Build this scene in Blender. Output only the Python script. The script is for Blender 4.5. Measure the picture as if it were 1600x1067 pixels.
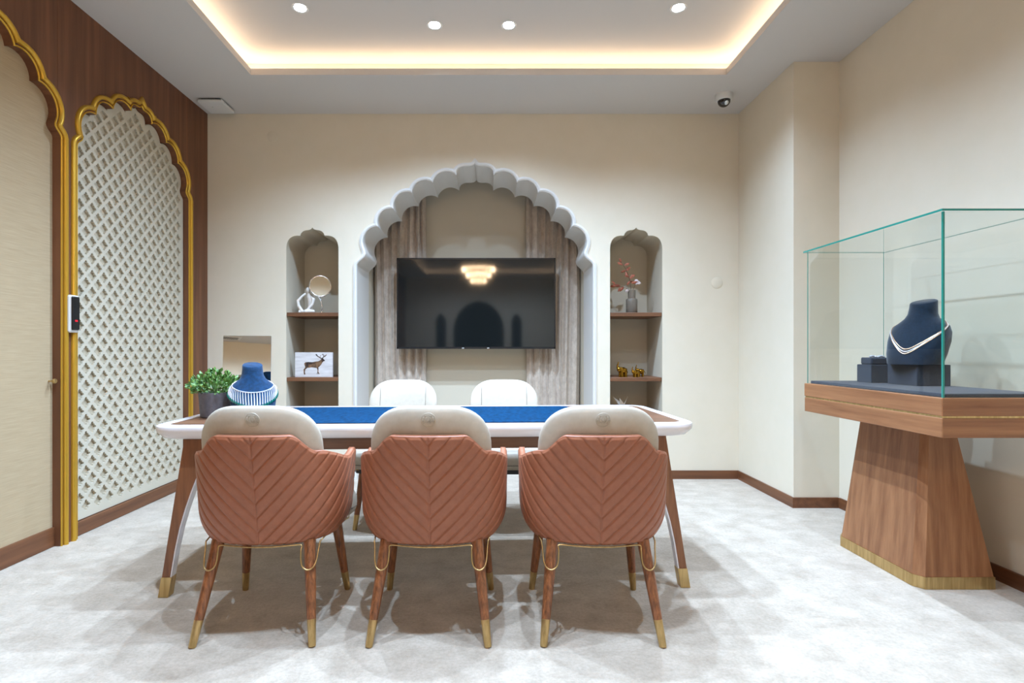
import bpy, math, random
from mathutils import Vector, Matrix
from mathutils.geometry import delaunay_2d_cdt
PI = math.pi
S = bpy.context.scene
C = bpy.context.scene.collection
for o in list(bpy.data.objects):
    bpy.data.objects.remove(o, do_unlink=True)

# ------------------------------------------------------------------ camera, world, exposure
F, HX, HY, HC = 840.0, 766.0, 545.0, 1.08          # focal length in px, vanishing point, eye height
cam_d = bpy.data.cameras.new('camera'); cam = bpy.data.objects.new('camera', cam_d); C.objects.link(cam)
cam.location = (0, 0, HC); cam.rotation_euler = (PI/2, 0, 0)
cam_d.sensor_width = 36; cam_d.sensor_fit = 'HORIZONTAL'; cam_d.lens = F/1600*36
cam_d.shift_x = (800-HX)/1600; cam_d.shift_y = (HY-533.5)/1600
cam_d.clip_start = 0.05
S.camera = cam
w = bpy.data.worlds.new('world'); S.world = w; w.use_nodes = True
w.node_tree.nodes['Background'].inputs[0].default_value = (0.02, 0.02, 0.022, 1)
w.node_tree.nodes['Background'].inputs[1].default_value = 0.3
vs = S.view_settings
vs.view_transform = 'Standard'; vs.look = 'None'; vs.gamma = 1; vs.use_curve_mapping = False
vs.exposure = 0.42
SPOT_W = 165.0          # each ceiling downlight
STRIP_E = 14.0         # cove strip emission
CHAND_E = 42.0          # chandelier crystals

# ------------------------------------------------------------------ helpers
def lin(c):
    c = c/255.0
    return c/12.92 if c <= 0.04045 else ((c+0.055)/1.055)**2.4
def col(r, g, b): return (lin(r), lin(g), lin(b), 1)
MATS = {}
def mat(name, c, rough=0.6, metal=0.0, spec=0.5, sheen=0.0, coat=0.0, emit=None, es=1.0):
    m = bpy.data.materials.new(name); m.use_nodes = True
    b = m.node_tree.nodes['Principled BSDF']
    b.inputs['Base Color'].default_value = c
    b.inputs['Roughness'].default_value = rough
    b.inputs['Metallic'].default_value = metal
    b.inputs['Specular IOR Level'].default_value = spec
    b.inputs['Sheen Weight'].default_value = sheen
    b.inputs['Coat Weight'].default_value = coat
    if emit:
        b.inputs['Emission Color'].default_value = emit
        b.inputs['Emission Strength'].default_value = es
    MATS[name] = m
    return m
def nd(m, t, **kw):
    n = m.node_tree.nodes.new(t)
    for k, v in kw.items(): setattr(n, k, v)
    return n
def noise_color(m, c1, c2, scale=(5, 5, 5), nscale=1.0, detail=6, rough=0.6, lo=0.35, hi=0.65, bump=0.0, bdist=0.002, c3=None):
    """two-tone procedural colour (object coordinates) with optional bump"""
    nt = m.node_tree; b = nt.nodes['Principled BSDF']
    tc = nd(m, 'ShaderNodeTexCoord'); mp = nd(m, 'ShaderNodeMapping'); mp.inputs['Scale'].default_value = scale
    nz = nd(m, 'ShaderNodeTexNoise'); nz.inputs['Scale'].default_value = nscale; nz.inputs['Detail'].default_value = detail; nz.inputs['Roughness'].default_value = rough
    cr = nd(m, 'ShaderNodeValToRGB')
    cr.color_ramp.elements[0].position = lo; cr.color_ramp.elements[0].color = c1
    cr.color_ramp.elements[1].position = hi; cr.color_ramp.elements[1].color = c2
    if c3:
        e = cr.color_ramp.elements.new((lo+hi)/2); e.color = c3
    L = nt.links.new
    L(tc.outputs['Object'], mp.inputs['Vector']); L(mp.outputs['Vector'], nz.inputs['Vector'])
    L(nz.outputs['Fac'], cr.inputs['Fac']); L(cr.outputs['Color'], b.inputs['Base Color'])
    if bump:
        bp = nd(m, 'ShaderNodeBump'); bp.inputs['Strength'].default_value = bump; bp.inputs['Distance'].default_value = bdist
        L(nz.outputs['Fac'], bp.inputs['Height']); L(bp.outputs['Normal'], b.inputs['Normal'])
    return m
def wood(name, c1, c2, axis, rough=0.42, across=26.0, along=1.3, coat=0.0):
    m = mat(name, c1, rough, coat=coat)
    sc = [across]*3; sc['xyz'.index(axis)] = along
    return noise_color(m, c1, c2, tuple(sc), 1.0, 8, 0.65, 0.30, 0.72)

def mesh(name, verts, faces, m=None, parent=None, smooth=None):
    me = bpy.data.meshes.new(name); me.from_pydata([tuple(v) for v in verts], [], [tuple(f) for f in faces])
    me.validate(); me.update()
    if smooth is not None:
        me.polygons.foreach_set('use_smooth', [True]*len(me.polygons))
        if smooth < 179: me.set_sharp_from_angle(angle=math.radians(smooth))
    o = bpy.data.objects.new(name, me); C.objects.link(o)
    if m: me.materials.append(m)
    if parent: o.parent = parent
    return o
class G:
    """collects shapes, then becomes ONE mesh object"""
    def __init__(s): s.v = []; s.f = []
    def add(s, v, f):
        n = len(s.v); s.v += [Vector(p) for p in v]; s.f += [tuple(i+n for i in q) for q in f]; return s
    def box(s, x0, x1, y0, y1, z0, z1):
        v = [(x, y, z) for z in (z0, z1) for y in (y0, y1) for x in (x0, x1)]
        return s.add(v, [(0, 2, 3, 1), (4, 5, 7, 6), (0, 1, 5, 4), (2, 6, 7, 3), (0, 4, 6, 2), (1, 3, 7, 5)])
    def bbox(s, x0, x1, y0, y1, z0, z1, b=0.004):
        """box with chamfered vertical and top/bottom edges"""
        def ring(d, z): return [(x0+d, y0+b, z), (x0+b, y0+d, z), (x1-b, y0+d, z), (x1-d, y0+b, z), (x1-d, y1-b, z), (x1-b, y1-d, z), (x0+b, y1-d, z), (x0+d, y1-b, z)]
        R = [ring(b*.7, z0), ring(0, z0+b), ring(0, z1-b), ring(b*.7, z1)]
        return s.loft(R, True, True)
    def loft(s, rings, cap0=False, cap1=False, closed=True):
        n = len(rings[0]); v = [p for r in rings for p in r]; f = []
        for i in range(len(rings)-1):
            for j in range(n if closed else n-1):
                k = (j+1) % n
                f.append((i*n+j, i*n+k, (i+1)*n+k, (i+1)*n+j))
        if cap0: f.append(tuple(range(n-1, -1, -1)))
        if cap1: f.append(tuple((len(rings)-1)*n+j for j in range(n)))
        return s.add(v, f)
    def lathe(s, prof, c=(0, 0, 0), n=24, cap0=True, cap1=True, fl=0.0, nf=0):
        R = []
        for r, z in prof:
            R.append([(c[0]+r*(1+fl*math.cos(nf*2*PI*k/n))*math.cos(2*PI*k/n), c[1]+r*(1+fl*math.cos(nf*2*PI*k/n))*math.sin(2*PI*k/n), c[2]+z) for k in range(n)])
        return s.loft(R, cap0, cap1)
    def tube(s, pts, rad, n=8, closed=False, cap=True):
        pts = [Vector(p) for p in pts]; N = len(pts)
        if not hasattr(rad, '__len__'): rad = [rad]*N
        R = []; up = None
        for i, p in enumerate(pts):
            if closed: t = pts[(i+1) % N]-pts[i-1]
            else: t = pts[min(i+1, N-1)]-pts[max(i-1, 0)]
            t.normalize()
            if up is None:
                up = Vector((0, 0, 1)) if abs(t.z) < .9 else Vector((0, 1, 0))
            a = up-t*up.dot(t)
            if a.length < 1e-5: a = t.orthogonal()
            a.normalize(); b = t.cross(a); up = a
            R.append([p+(a*math.cos(2*PI*k/n)+b*math.sin(2*PI*k/n))*rad[i] for k in range(n)])
        if closed: R.append(R[0]); return s.loft(R)
        return s.loft(R, cap, cap)
    def sphere(s, c, r, n=12, m=8, sc=(1, 1, 1)):
        R = []
        for i in range(1, m):
            a = PI*i/m
            R.append([(c[0]+r*sc[0]*math.sin(a)*math.cos(2*PI*k/n), c[1]+r*sc[1]*math.sin(a)*math.sin(2*PI*k/n), c[2]-r*sc[2]*math.cos(a)) for k in range(n)])
        return s.loft(R, True, True)
    def flat(s, outer, holes, t0, t1, fn):
        """polygon with holes extruded between depth t0 and t1; fn(u, v, t) -> xyz"""
        pts = [Vector(p) for p in outer]; loops = [list(range(len(outer)))]
        for h in holes:
            n = len(pts); pts += [Vector(p) for p in h]; loops.append(list(range(n, n+len(h))))
        edges = [(l[i], l[(i+1) % len(l)]) for l in loops for i in range(len(l))]
        vo, eo, fo, ov, oe, of = delaunay_2d_cdt(pts, edges, [], 1, 1e-6)
        if holes:                                # drop the triangles that fall inside a hole
            hb = [(min(p.x for p in h), max(p.x for p in h), min(p.y for p in h), max(p.y for p in h), h) for h in [[Vector(q) for q in h] for h in holes]]
            keep = []
            for q in fo:
                cx = sum(vo[i].x for i in q)/len(q); cy = sum(vo[i].y for i in q)/len(q)
                if not any(b[0] < cx < b[1] and b[2] < cy < b[3] and inside(Vector((cx, cy)), b[4]) for b in hb): keep.append(q)
            fo = keep
        n = len(vo)
        v = [fn(p.x, p.y, t0) for p in vo]+[fn(p.x, p.y, t1) for p in vo]
        f = [tuple(q) for q in fo]+[tuple(i+n for i in reversed(q)) for q in fo]
        cnt = {}
        for q in fo:
            for i in range(len(q)):
                a, b = q[i], q[(i+1) % len(q)]
                cnt[(a, b)] = 1
        for (a, b) in cnt:
            if (b, a) not in cnt: f.append((b, a, a+n, b+n))
        return s.add(v, f)
    def move(s, M):
        s.v = [M @ p for p in s.v]; return s
    def build(s, name, m=None, parent=None, smooth=None):
        return mesh(name, s.v, s.f, m, parent, smooth)

def tag(o, label, cat, group=None):
    o['label'] = label; o['category'] = cat
    if group: o['group'] = group
    return o
def struct(o, label=None):
    o['kind'] = 'structure'
    if label: o['label'] = label
    return o
def thing(name, label, cat, loc=(0, 0, 0), rz=0, group=None):
    o = bpy.data.objects.new(name, None); C.objects.link(o); o.location = loc; o.rotation_euler = (0, 0, rz)
    o.empty_display_size = 0.05
    return tag(o, label, cat, group)
def copy_tree(o, parent=None):
    c = o.copy(); C.objects.link(c); c.parent = parent
    for ch in list(o.children): copy_tree(ch, c)
    return c

# outlines -----------------------------------------------------------
def arc(p, q, sag, n=9):
    """points from p to q (q left out) bulging to the right of p->q by sag*chord"""
    p = Vector(p); q = Vector(q); d = q-p; c = d.length; h = sag*c
    if abs(h) < 1e-9: return [p]
    R = (c*c/4+h*h)/(2*abs(h)); nrm = Vector((d.y, -d.x)).normalized()*(1 if h > 0 else -1)
    mid = (p+q)/2; cen = mid-nrm*(R-abs(h))
    a0 = math.atan2(p.y-cen.y, p.x-cen.x); a1 = math.atan2(q.y-cen.y, q.x-cen.x)
    da = a1-a0
    while da > PI: da -= 2*PI
    while da < -PI: da += 2*PI
    return [Vector((cen.x+R*math.cos(a0+da*i/n), cen.y+R*math.sin(a0+da*i/n))) for i in range(n)]
def bez(p0, p1, p2, p3, n=10):
    r = []
    for i in range(n):
        t = i/n; u = 1-t
        r.append(Vector((u**3*p0[0]+3*u*u*t*p1[0]+3*u*t*t*p2[0]+t**3*p3[0], u**3*p0[1]+3*u*u*t*p1[1]+3*u*t*t*p2[1]+t**3*p3[1])))
    return r
def mirror_half(half, apex):
    """half: right side from bottom up (apex left out) -> right bottom .. apex .. left bottom"""
    return [Vector(p) for p in half]+[Vector(apex)]+[Vector((-p[0], p[1])) for p in reversed(half)]
def scallop(spring, pinch, cusps, apex, bottom, sag=0.30, nl=9):
    h = [Vector((spring[0], bottom))] if bottom is not None else []
    dx = pinch[0]-spring[0]; dz = pinch[1]-spring[1]
    h += bez(spring, (spring[0]-.0*dx, spring[1]+.35*dz), (pinch[0]+.55*dx, pinch[1]-.55*dz), pinch, 7)
    prev = pinch
    for c in cusps:
        h += arc(prev, c, sag, nl); prev = c
    w_ = prev[0]; hh = apex[1]-prev[1]
    h += bez(prev, (prev[0]*1.02, prev[1]+.55*hh), (prev[0]*.75, prev[1]+.78*hh), (prev[0]*.42, prev[1]+.74*hh), 7)
    h += bez((prev[0]*.42, prev[1]+.74*hh), (prev[0]*.2, prev[1]+.72*hh), (.01, prev[1]+.82*hh), apex, 5)
    return mirror_half(h, apex)
def seg_dist(p, a, b):
    d = b-a; t = max(0, min(1, (p-a).dot(d)/max(d.length_squared, 1e-12))); return (p-(a+d*t)).length
def offset_path(P, d):
    """offset an open outline outwards (to the right of travel) keeping its vertex count"""
    N = len(P); out = []
    for i, p in enumerate(P):
        a = P[max(i-1, 0)]; b = P[min(i+1, N-1)]
        t1 = (p-a).normalized() if i > 0 else (b-p).normalized()
        t2 = (b-p).normalized() if i < N-1 else t1
        n1 = Vector((t1.y, -t1.x)); n2 = Vector((t2.y, -t2.x))
        n = (n1+n2)
        n = n1 if n.length < 1e-4 else n.normalized()
        k = 1/max(n.dot(n1), .45)
        out.append(p+n*d*k)
    # snap points that ended too close to the outline onto the nearest good neighbour
    if d > 0:
        good = [min(seg_dist(q, P[j], P[j+1]) for j in range(max(0, i-14), min(N-1, i+14))) > d*.93 for i, q in enumerate(out)]
        res = list(out)
        for i in range(N):
            if not good[i]:
                best = min((j for j in range(N) if good[j]), key=lambda j: (abs(j-i), (out[j]-P[i]).length))
                res[i] = out[best]
        out = res
    return out
def crom(P, n=5):
    P = [Vector(p) for p in P]; out = []
    for i in range(len(P)-1):
        a, b, c_, d = P[max(i-1, 0)], P[i], P[i+1], P[min(i+2, len(P)-1)]
        for k in range(n):
            t = k/n; out.append(.5*((2*b)+(c_-a)*t+(2*a-5*b+4*c_-d)*t*t+(3*b-a-3*c_+d)*t**3))
    return out+[P[-1]]
def inside(p, P):
    r = False; n = len(P); j = n-1
    for i in range(n):
        if (P[i].y > p.y) != (P[j].y > p.y) and p.x < (P[j].x-P[i].x)*(p.y-P[i].y)/(P[j].y-P[i].y)+P[i].x: r = not r
        j = i
    return r
def clip_u(P, u, keep_less):
    out = []; n = len(P)
    for i in range(n):
        a, b = P[i], P[(i+1) % n]
        ia = (a.x <= u) == keep_less or a.x == u; ib = (b.x <= u) == keep_less or b.x == u
        if ia: out.append(a)
        if ia != ib:
            t = (u-a.x)/(b.x-a.x); out.append(Vector((u, a.y+t*(b.y-a.y))))
    return out

# ------------------------------------------------------------------ materials
M_wall = noise_color(mat('wall_paint', col(212, 200, 176), 0.85, spec=0.2), col(217, 205, 183), col(219, 207, 186), (3, 3, 3), 2.0, 3)
M_niche = mat('niche_paint', col(204, 193, 172), 0.85, spec=0.2)
M_white = mat('white_paint', col(216, 211, 204), 0.7, spec=0.25)
M_ceil = mat('ceiling_paint', col(204, 198, 192), 0.9, spec=0.1)
M_base = wood('baseboard_wood', col(88, 52, 30), col(124, 78, 48), 'x', 0.45)
M_basey = wood('baseboard_wood_side', col(88, 52, 30), col(124, 78, 48), 'y', 0.45)
M_ven = noise_color(mat('veneer', col(92, 58, 36), 0.5), col(88, 52, 30), col(132, 84, 54), (3, 16, 0.7), 1.0, 8, 0.62, 0.30, 0.72, c3=col(108, 67, 42))
M_gold = mat('gold_paint', col(206, 162, 58), 0.34, 0.65)
M_brass = noise_color(mat('brushed_brass', col(176, 144, 84), 0.33, 0.9), col(178, 148, 96), col(210, 180, 126), (60, 60, 4), 1.0, 4)
M_lat = mat('lattice_white', col(196, 186, 166), 0.75, spec=0.2)
M_latback = mat('lattice_backing', col(184, 171, 148), 0.85, spec=0.1)
M_fab = noise_color(mat('wall_fabric', col(196, 174, 140), 0.9, spec=0.1), col(170, 148, 116), col(183, 162, 130), (8, 8, 260), 1.0, 4, 0.6, 0.3, 0.7, 0.08, 0.001)
M_wt = wood('walnut_table', col(80, 50, 32), col(124, 84, 58), 'x', 0.4, 30, 1.6)
M_wtz = wood('walnut_leg', col(104, 62, 36), col(146, 94, 58), 'z', 0.38, 34, 3)
M_chleg = wood('chair_leg_wood', col(80, 44, 22), col(168, 104, 62), 'z', 0.33, 110, 7, 0.2)
M_case = wood('case_walnut_y', col(116, 70, 40), col(166, 114, 74), 'y', 0.45, 24, 1.2)
M_casex = wood('case_walnut_x', col(116, 70, 40), col(166, 114, 74), 'x', 0.45, 24, 1.2)
M_plinth = wood('plinth_walnut', col(120, 73, 42), col(168, 116, 76), 'z', 0.45, 34, .8)
M_shelf = wood('shelf_wood', col(90, 56, 34), col(128, 84, 54), 'x', 0.5, 30, 2)
M_rim = mat('white_lacquer', col(232, 226, 226), 0.22, spec=0.5, coat=0.3)
M_blue = noise_color(mat('blue_leather', col(0, 72, 150), 0.7, spec=0.06), col(0, 34, 58), col(0, 54, 88), (10, 4, 4), 4.0, 8, 0.7, 0.36, 0.64)
M_cream = noise_color(mat('cream_leather', col(206, 196, 180), 0.42), col(180, 168, 150), col(188, 177, 160), (20, 20, 20), 2, 4, .6, .3, .7, 0.04, 0.002)
M_terra = noise_color(mat('terracotta_leather', col(178, 104, 76), 0.42), col(148, 89, 62), col(158, 98, 70), (14, 14, 14), 3, 5, .6, .3, .7, 0.03, 0.001)
M_dark = mat('dark_stitch', col(120, 108, 96), 0.7)
M_navy = noise_color(mat('navy_velvet', col(30, 66, 112), 0.8, spec=0.15, sheen=0.15), col(5, 36, 62), col(10, 52, 86), (30, 30, 30), 2, 5)
M_felt = noise_color(mat('dark_felt', col(52, 60, 78), 0.9, spec=0.1, sheen=0.3), col(36, 42, 54), col(46, 52, 66), (60, 60, 60), 3, 4)
M_petrol = noise_color(mat('petrol_velvet', col(24, 52, 74), 0.85, spec=0.12, sheen=0.35), col(10, 24, 38), col(15, 33, 50), (40, 40, 40), 2, 4)
M_chrome = mat('polished_silver', col(225, 225, 228), 0.18, 1.0)
M_diam = mat('diamond_white', col(236, 236, 244), 0.12, 0.55, spec=0.9)
M_emer = mat('emerald', col(6, 104, 92), 0.1, 0.0, spec=0.9, coat=0.6)
M_rose = mat('rose_gold_chain', col(222, 182, 150), 0.25, 0.9)
M_mirror = mat('mirror_glass', (0.86, 0.88, 0.86, 1), 0.01, 1.0)
M_tv = mat('tv_screen', col(24, 27, 27), 0.05, 0.0, spec=0.7)
M_black = mat('black_plastic', col(20, 20, 21), 0.35)
M_camw = mat('camera_white', col(214, 212, 208), 0.45)
M_dome = mat('smoked_dome', col(26, 22, 20), 0.08, spec=0.8)
M_red = mat('red_led', col(200, 20, 40), 0.3, emit=col(255, 20, 40), es=0.25)
M_pot = noise_color(mat('grey_pot', col(98, 94, 98), 0.7), col(90, 86, 90), col(106, 102, 106), (20, 20, 20), 2, 4)
M_leaf = noise_color(mat('plant_leaf', col(70, 110, 50), 0.5), col(48, 92, 44), col(124, 158, 74), (30, 30, 30), 2, 2, .5, .3, .7)
M_soil = mat('soil', col(42, 34, 28), 0.95)
M_curt = noise_color(mat('velvet_curtain', col(150, 128, 112), 0.75, spec=0.15, sheen=0.4), col(176, 158, 140), col(208, 192, 174), (11, 11, 8), 2.2, 6, .7, .3, .7)
M_stat = mat('white_sculpture', col(224, 216, 206), 0.6)
M_elep = mat('polished_gold', col(158, 118, 40), 0.12, 1.0)
M_vase = mat('smoky_vase', col(150, 136, 120), 0.12, spec=0.6)
M_vase.node_tree.nodes['Principled BSDF'].inputs['Transmission Weight'].default_value = 0.55
M_dry = noise_color(mat('dried_leaf', col(150, 78, 54), 0.7), col(132, 62, 44), col(176, 104, 76), (40, 40, 40), 2, 3)
M_dryp = mat('pale_dried_leaf', col(196, 178, 172), 0.7)
M_stem = mat('dry_stem', col(92, 58, 40), 0.8)
M_pic = noise_color(mat('whitewashed_board', col(206, 200, 196), 0.7), col(192, 185, 182), col(216, 211, 208), (6, 6, 50), 1.0, 5)
M_deer = noise_color(mat('deer_print', col(96, 68, 46), 0.8), col(44, 28, 20), col(128, 94, 64), (14, 14, 14), 1.6, 3, .5, .42, .62)
M_lens = mat('downlight_lens', col(255, 255, 255), 0.3, emit=(0.92, 0.96, 1, 1), es=14)
M_strip = mat('led_strip', col(255, 230, 200), 0.4, emit=(1.0, 0.78, 0.55, 1), es=STRIP_E)
M_cryst = mat('lit_crystal', col(255, 220, 170), 0.1, emit=(1.0, 0.72, 0.45, 1), es=CHAND_E)
M_darkroom = mat('dark_passage', col(60, 52, 44), 0.9)

# carpet: silvery beige pile with soft mottling
M_carp = mat('carpet', col(196, 188, 178), 0.95, spec=0.05, sheen=0.25)
def carpet(m):
    nt = m.node_tree; b = nt.nodes['Principled BSDF']; L = nt.links.new
    tc = nd(m, 'ShaderNodeTexCoord')
    n1 = nd(m, 'ShaderNodeTexNoise'); n1.inputs['Scale'].default_value = 7.0; n1.inputs['Detail'].default_value = 8; n1.inputs['Roughness'].default_value = .68; n1.inputs['Distortion'].default_value = 0.25
    n2 = nd(m, 'ShaderNodeTexNoise'); n2.inputs['Scale'].default_value = 75; n2.inputs['Detail'].default_value = 6; n2.inputs['Roughness'].default_value = .7
    mp = nd(m, 'ShaderNodeMapping'); mp.inputs['Scale'].default_value = (1.0, 1.25, 1)
    cr = nd(m, 'ShaderNodeValToRGB')
    cr.color_ramp.elements[0].position = .28; cr.color_ramp.elements[0].color = col(168, 152, 133)
    cr.color_ramp.elements[1].position = .70; cr.color_ramp.elements[1].color = col(202, 187, 169)
    cr2 = nd(m, 'ShaderNodeValToRGB')
    cr2.color_ramp.elements[0].position = .25; cr2.color_ramp.elements[0].color = (.70, .685, .66, 1)
    cr2.color_ramp.elements[1].position = .6; cr2.color_ramp.elements[1].color = (1, 1, 1, 1)
    mx = nd(m, 'ShaderNodeMixRGB', blend_type='MULTIPLY'); mx.inputs[0].default_value = .8
    bp = nd(m, 'ShaderNodeBump'); bp.inputs['Strength'].default_value = .5; bp.inputs['Distance'].default_value = .008
    L(tc.outputs['Object'], mp.inputs['Vector']); L(mp.outputs['Vector'], n1.inputs['Vector']); L(tc.outputs['Object'], n2.inputs['Vector'])
    L(n1.outputs['Fac'], cr.inputs['Fac']); L(n2.outputs['Fac'], cr2.inputs['Fac'])
    L(cr.outputs['Color'], mx.inputs[1]); L(cr2.outputs['Color'], mx.inputs[2]); L(mx.outputs['Color'], b.inputs['Base Color'])
    L(n2.outputs['Fac'], bp.inputs['Height']); L(bp.outputs['Normal'], b.inputs['Normal'])
carpet(M_carp)
def glass(name, tint):
    m = bpy.data.materials.new(name); m.use_nodes = True; nt = m.node_tree; nt.nodes.clear()
    N = nt.nodes.new; L = nt.links.new
    o = N('ShaderNodeOutputMaterial'); t = N('ShaderNodeBsdfTransparent'); g = N('ShaderNodeBsdfGlossy')
    f = N('ShaderNodeLayerWeight'); x = N('ShaderNodeMixShader'); pw = N('ShaderNodeMath'); ml = N('ShaderNodeMath')
    pw.operation = 'POWER'; pw.inputs[1].default_value = 5; ml.operation = 'MULTIPLY_ADD'; ml.inputs[1].default_value = .8; ml.inputs[2].default_value = .025
    f.inputs[0].default_value = .5
    t.inputs[0].default_value = tint; g.inputs[0].default_value = (1, 1, 1, 1); g.inputs['Roughness'].default_value = 0.0
    L(f.outputs['Facing'], pw.inputs[0]); L(pw.outputs[0], ml.inputs[0]); L(ml.outputs[0], x.inputs[0])
    L(t.outputs[0], x.inputs[1]); L(g.outputs[0], x.inputs[2]); L(x.outputs[0], o.inputs[0])
    return m
M_glass = glass('clear_glass', (0.975, 0.985, 0.978, 1))
M_gedge = mat('glass_edge', col(36, 128, 112), 0.12, spec=0.7)

# ------------------------------------------------------------------ room shell
XL, XJ, XR = -2.35, 2.064, 2.375          # left wall, right return, right wall
YB, YJ, YR = 4.469, 3.658, -5.0           # back wall, return face, rear wall
ZC, ZU = 3.033, 3.19                      # dropped ceiling, raised ceiling
WT = 0.44                                 # back wall thickness
struct(G().box(XL-.3, XR+.3, -7.2, YB+1.0, -.1, 0).build('floor', M_carp), 'silvery beige mottled carpet covering the whole floor')

# back wall: arch outline (centre UC) and two side niches
UC = (742-HX)*YB/F
arch_main = scallop((.984, 1.766), (.918, 1.905), [(.81, 2.10), (.68, 2.246), (.527, 2.383), (.353, 2.466), (.157, 2.528)], (0, 2.623), 0.0, .27, 10)
def niche_outline(cx, hw, zb):
    h = [Vector((hw, zb))]+bez((hw, 1.905), (hw, 1.985), (.185, 2.03), (.103, 2.022), 10)
    h += bez((.103, 2.022), (.09, 2.075), (.04, 2.066), (.03, 2.07), 6)+bez((.03, 2.07), (.015, 2.073), (.004, 2.08), (0, 2.094), 4)
    return [p+Vector((cx, 0)) for p in mirror_half(h, (0, 2.094))]
NL, NR, NHW, NZB = (488-HX)*YB/F, (994-HX)*YB/F, .2185, .42
am = [p+Vector((UC, 0)) for p in arch_main]
outer = [Vector((XL-.1, 0)), Vector((XL-.1, ZU))][::1]
outline = [Vector((XL-.1, 0)), am[-1]]+[p for p in reversed(am[1:-1])]+[am[0], Vector((XR+.1, 0)), Vector((XR+.1, ZU)), Vector((XL-.1, ZU))]
holes = [niche_outline(NL, NHW, NZB), niche_outline(NR, NHW, NZB)]
wb = struct(G().flat(outline, holes, YB, YB+WT, lambda u, v, t: (u, t, v)).build('wall_back', M_wall), 'cream back wall with scalloped arch and two slim niches')
# painted linings of arch and niches (thin sleeves), backs, alcove
def sleeve(P, y0, y1, th, close=False):
    g = G(); Q = offset_path(P, -th)
    g.loft([[(p.x, y0, p.y) for p in P], [(p.x, y0, p.y) for p in Q], [(p.x, y1, p.y) for p in Q], [(p.x, y1, p.y) for p in P]], closed=False)
    return g
sl = sleeve(am, YB-.001, YB+WT, .003).build('arch_lining', M_white, wb, 30)
for cx in (NL, NR):
    P = niche_outline(cx, NHW, NZB); P = P+[P[0]]
    sleeve(P, YB+.001, YB+WT, .002).build('niche_lining', M_niche, wb, 30)
    G().box(cx-NHW-.05, cx+NHW+.05, YB+WT, YB+WT+.03, NZB-.05, 2.2).build('niche_back', M_niche, wb)
# raised trim round the arch
Q = offset_path(am, .026); Q1 = offset_path(am, .010)
g = G(); rows = []
for off, y in ((am, 0), (am, -.010), (Q1, -.016), (offset_path(am, .018), -.011), (Q, -.008), (Q, 0.0)):
    rows.append([(p.x, YB+y, p.y) for p in off])
g.loft(rows, closed=False)
g.build('arch_trim', M_white, wb, 40)
YA = 5.16
al = G()
al.box(UC-1.1, UC+1.1, YA, YA+.06, 0, 2.95).box(UC-1.06, UC-.984, YB+WT, YA, 0, 2.95).box(UC+.984, UC+1.06, YB+WT, YA, 0, 2.95).box(UC-1.1, UC+1.1, YB+WT, YA+.06, 2.95, 3.0)
struct(al.build('wall_alcove', M_niche), 'taupe alcove behind the scalloped arch')
# right side
struct(G().box(XJ, XR+.1, YJ, YB, 0, ZU).build('wall_return', M_wall), 'cream boxed-out corner beside the back wall')
struct(G().box(XR, XR+.1, YR, YJ, 0, ZU).build('wall_right', M_wall), 'cream right wall behind the glass display case')
# rear wall with dark arch and niches, seen only in reflections
rc = -.32
ra = mirror_half([(.71, 0), (.71, 1.55)]+[(.71*math.cos(a*PI/20), 1.55+.85*math.sin(a*PI/20)) for a in range(1, 10)], (0, 2.42))
ra = [p+Vector((rc, 0)) for p in ra]
ro = [Vector((XL-.1, 0)), ra[-1]]+list(reversed(ra[1:-1]))+[ra[0], Vector((XR+.1, 0)), Vector((XR+.1, ZU)), Vector((XL-.1, ZU))]
def rn(cx): return [Vector((cx-.15, .4)), Vector((cx+.15, .4)), Vector((cx+.15, 1.85)), Vector((cx+.08, 2.0)), Vector((cx, 2.06)), Vector((cx-.08, 2.0)), Vector((cx-.15, 1.85))]
struct(G().flat(ro, [rn(rc-1.05), rn(rc+1.05)], YR-.3, YR, lambda u, v, t: (u, t, v)).build('wall_rear', M_wall))
struct(G().box(XL-.1, XR+.1, -7.1, -7.0, 0, ZU).build('wall_passage', M_darkroom))

# left wall: veneer panels with two scalloped arches
SPZ = 2.235
wall_arch = scallop((.5655, SPZ), (.527, SPZ+.078), [(.418, SPZ+.238), (.274, SPZ+.338), (.105, SPZ+.402)], (0, SPZ+.478), 0.0, .29, 10)
AC = (2.375, 3.622)          # arch centres along the wall (fabric door, lattice)
arches = [[Vector((p.x+c, p.y)) for p in wall_arch] for c in AC]
wo = [Vector((YR, 0))]
for A in arches: wo += [A[-1]]+list(reversed(A[1:-1]))+[A[0]]
wo += [Vector((YB, 0)), Vector((YB, ZU)), Vector((YR, ZU))]
wl = struct(G().box(XL-.16, XL-.075, YR, YB, 0, ZU).build('wall_left', M_darkroom), 'dark walnut veneered left wall with two gold-edged arches')
cuts = [YR, .62, 1.82, 2.92, 4.17, YB]
for a, b in zip(cuts, cuts[1:]):
    P = wo
    if b != YB: P = clip_u(P, b-.001, True)
    if a != YR: P = clip_u(P, a+.001, False)
    Pc = []
    for p in P:
        if not Pc or (p-Pc[-1]).length > 1e-5: Pc.append(p)
    if (Pc[0]-Pc[-1]).length < 1e-5: Pc.pop()
    G().flat(Pc, [], XL-.075, XL, lambda u, v, t: (t, u, v)).build('veneer_panel', M_ven, wl)
for A in arches:
    for prof in (((.0, .0), (.001, .006), (.004, .008), (.007, .006), (.008, 0)), ((.016, 0), (.017, .008), (.022, .016), (.030, .019), (.037, .016), (.042, .008), (.043, 0))):
        G().loft([[(XL+h, p.x, p.y) for p in offset_path(A, d)] for d, h in prof], closed=False).build('arch_molding', M_gold, wl, 60)
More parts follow.
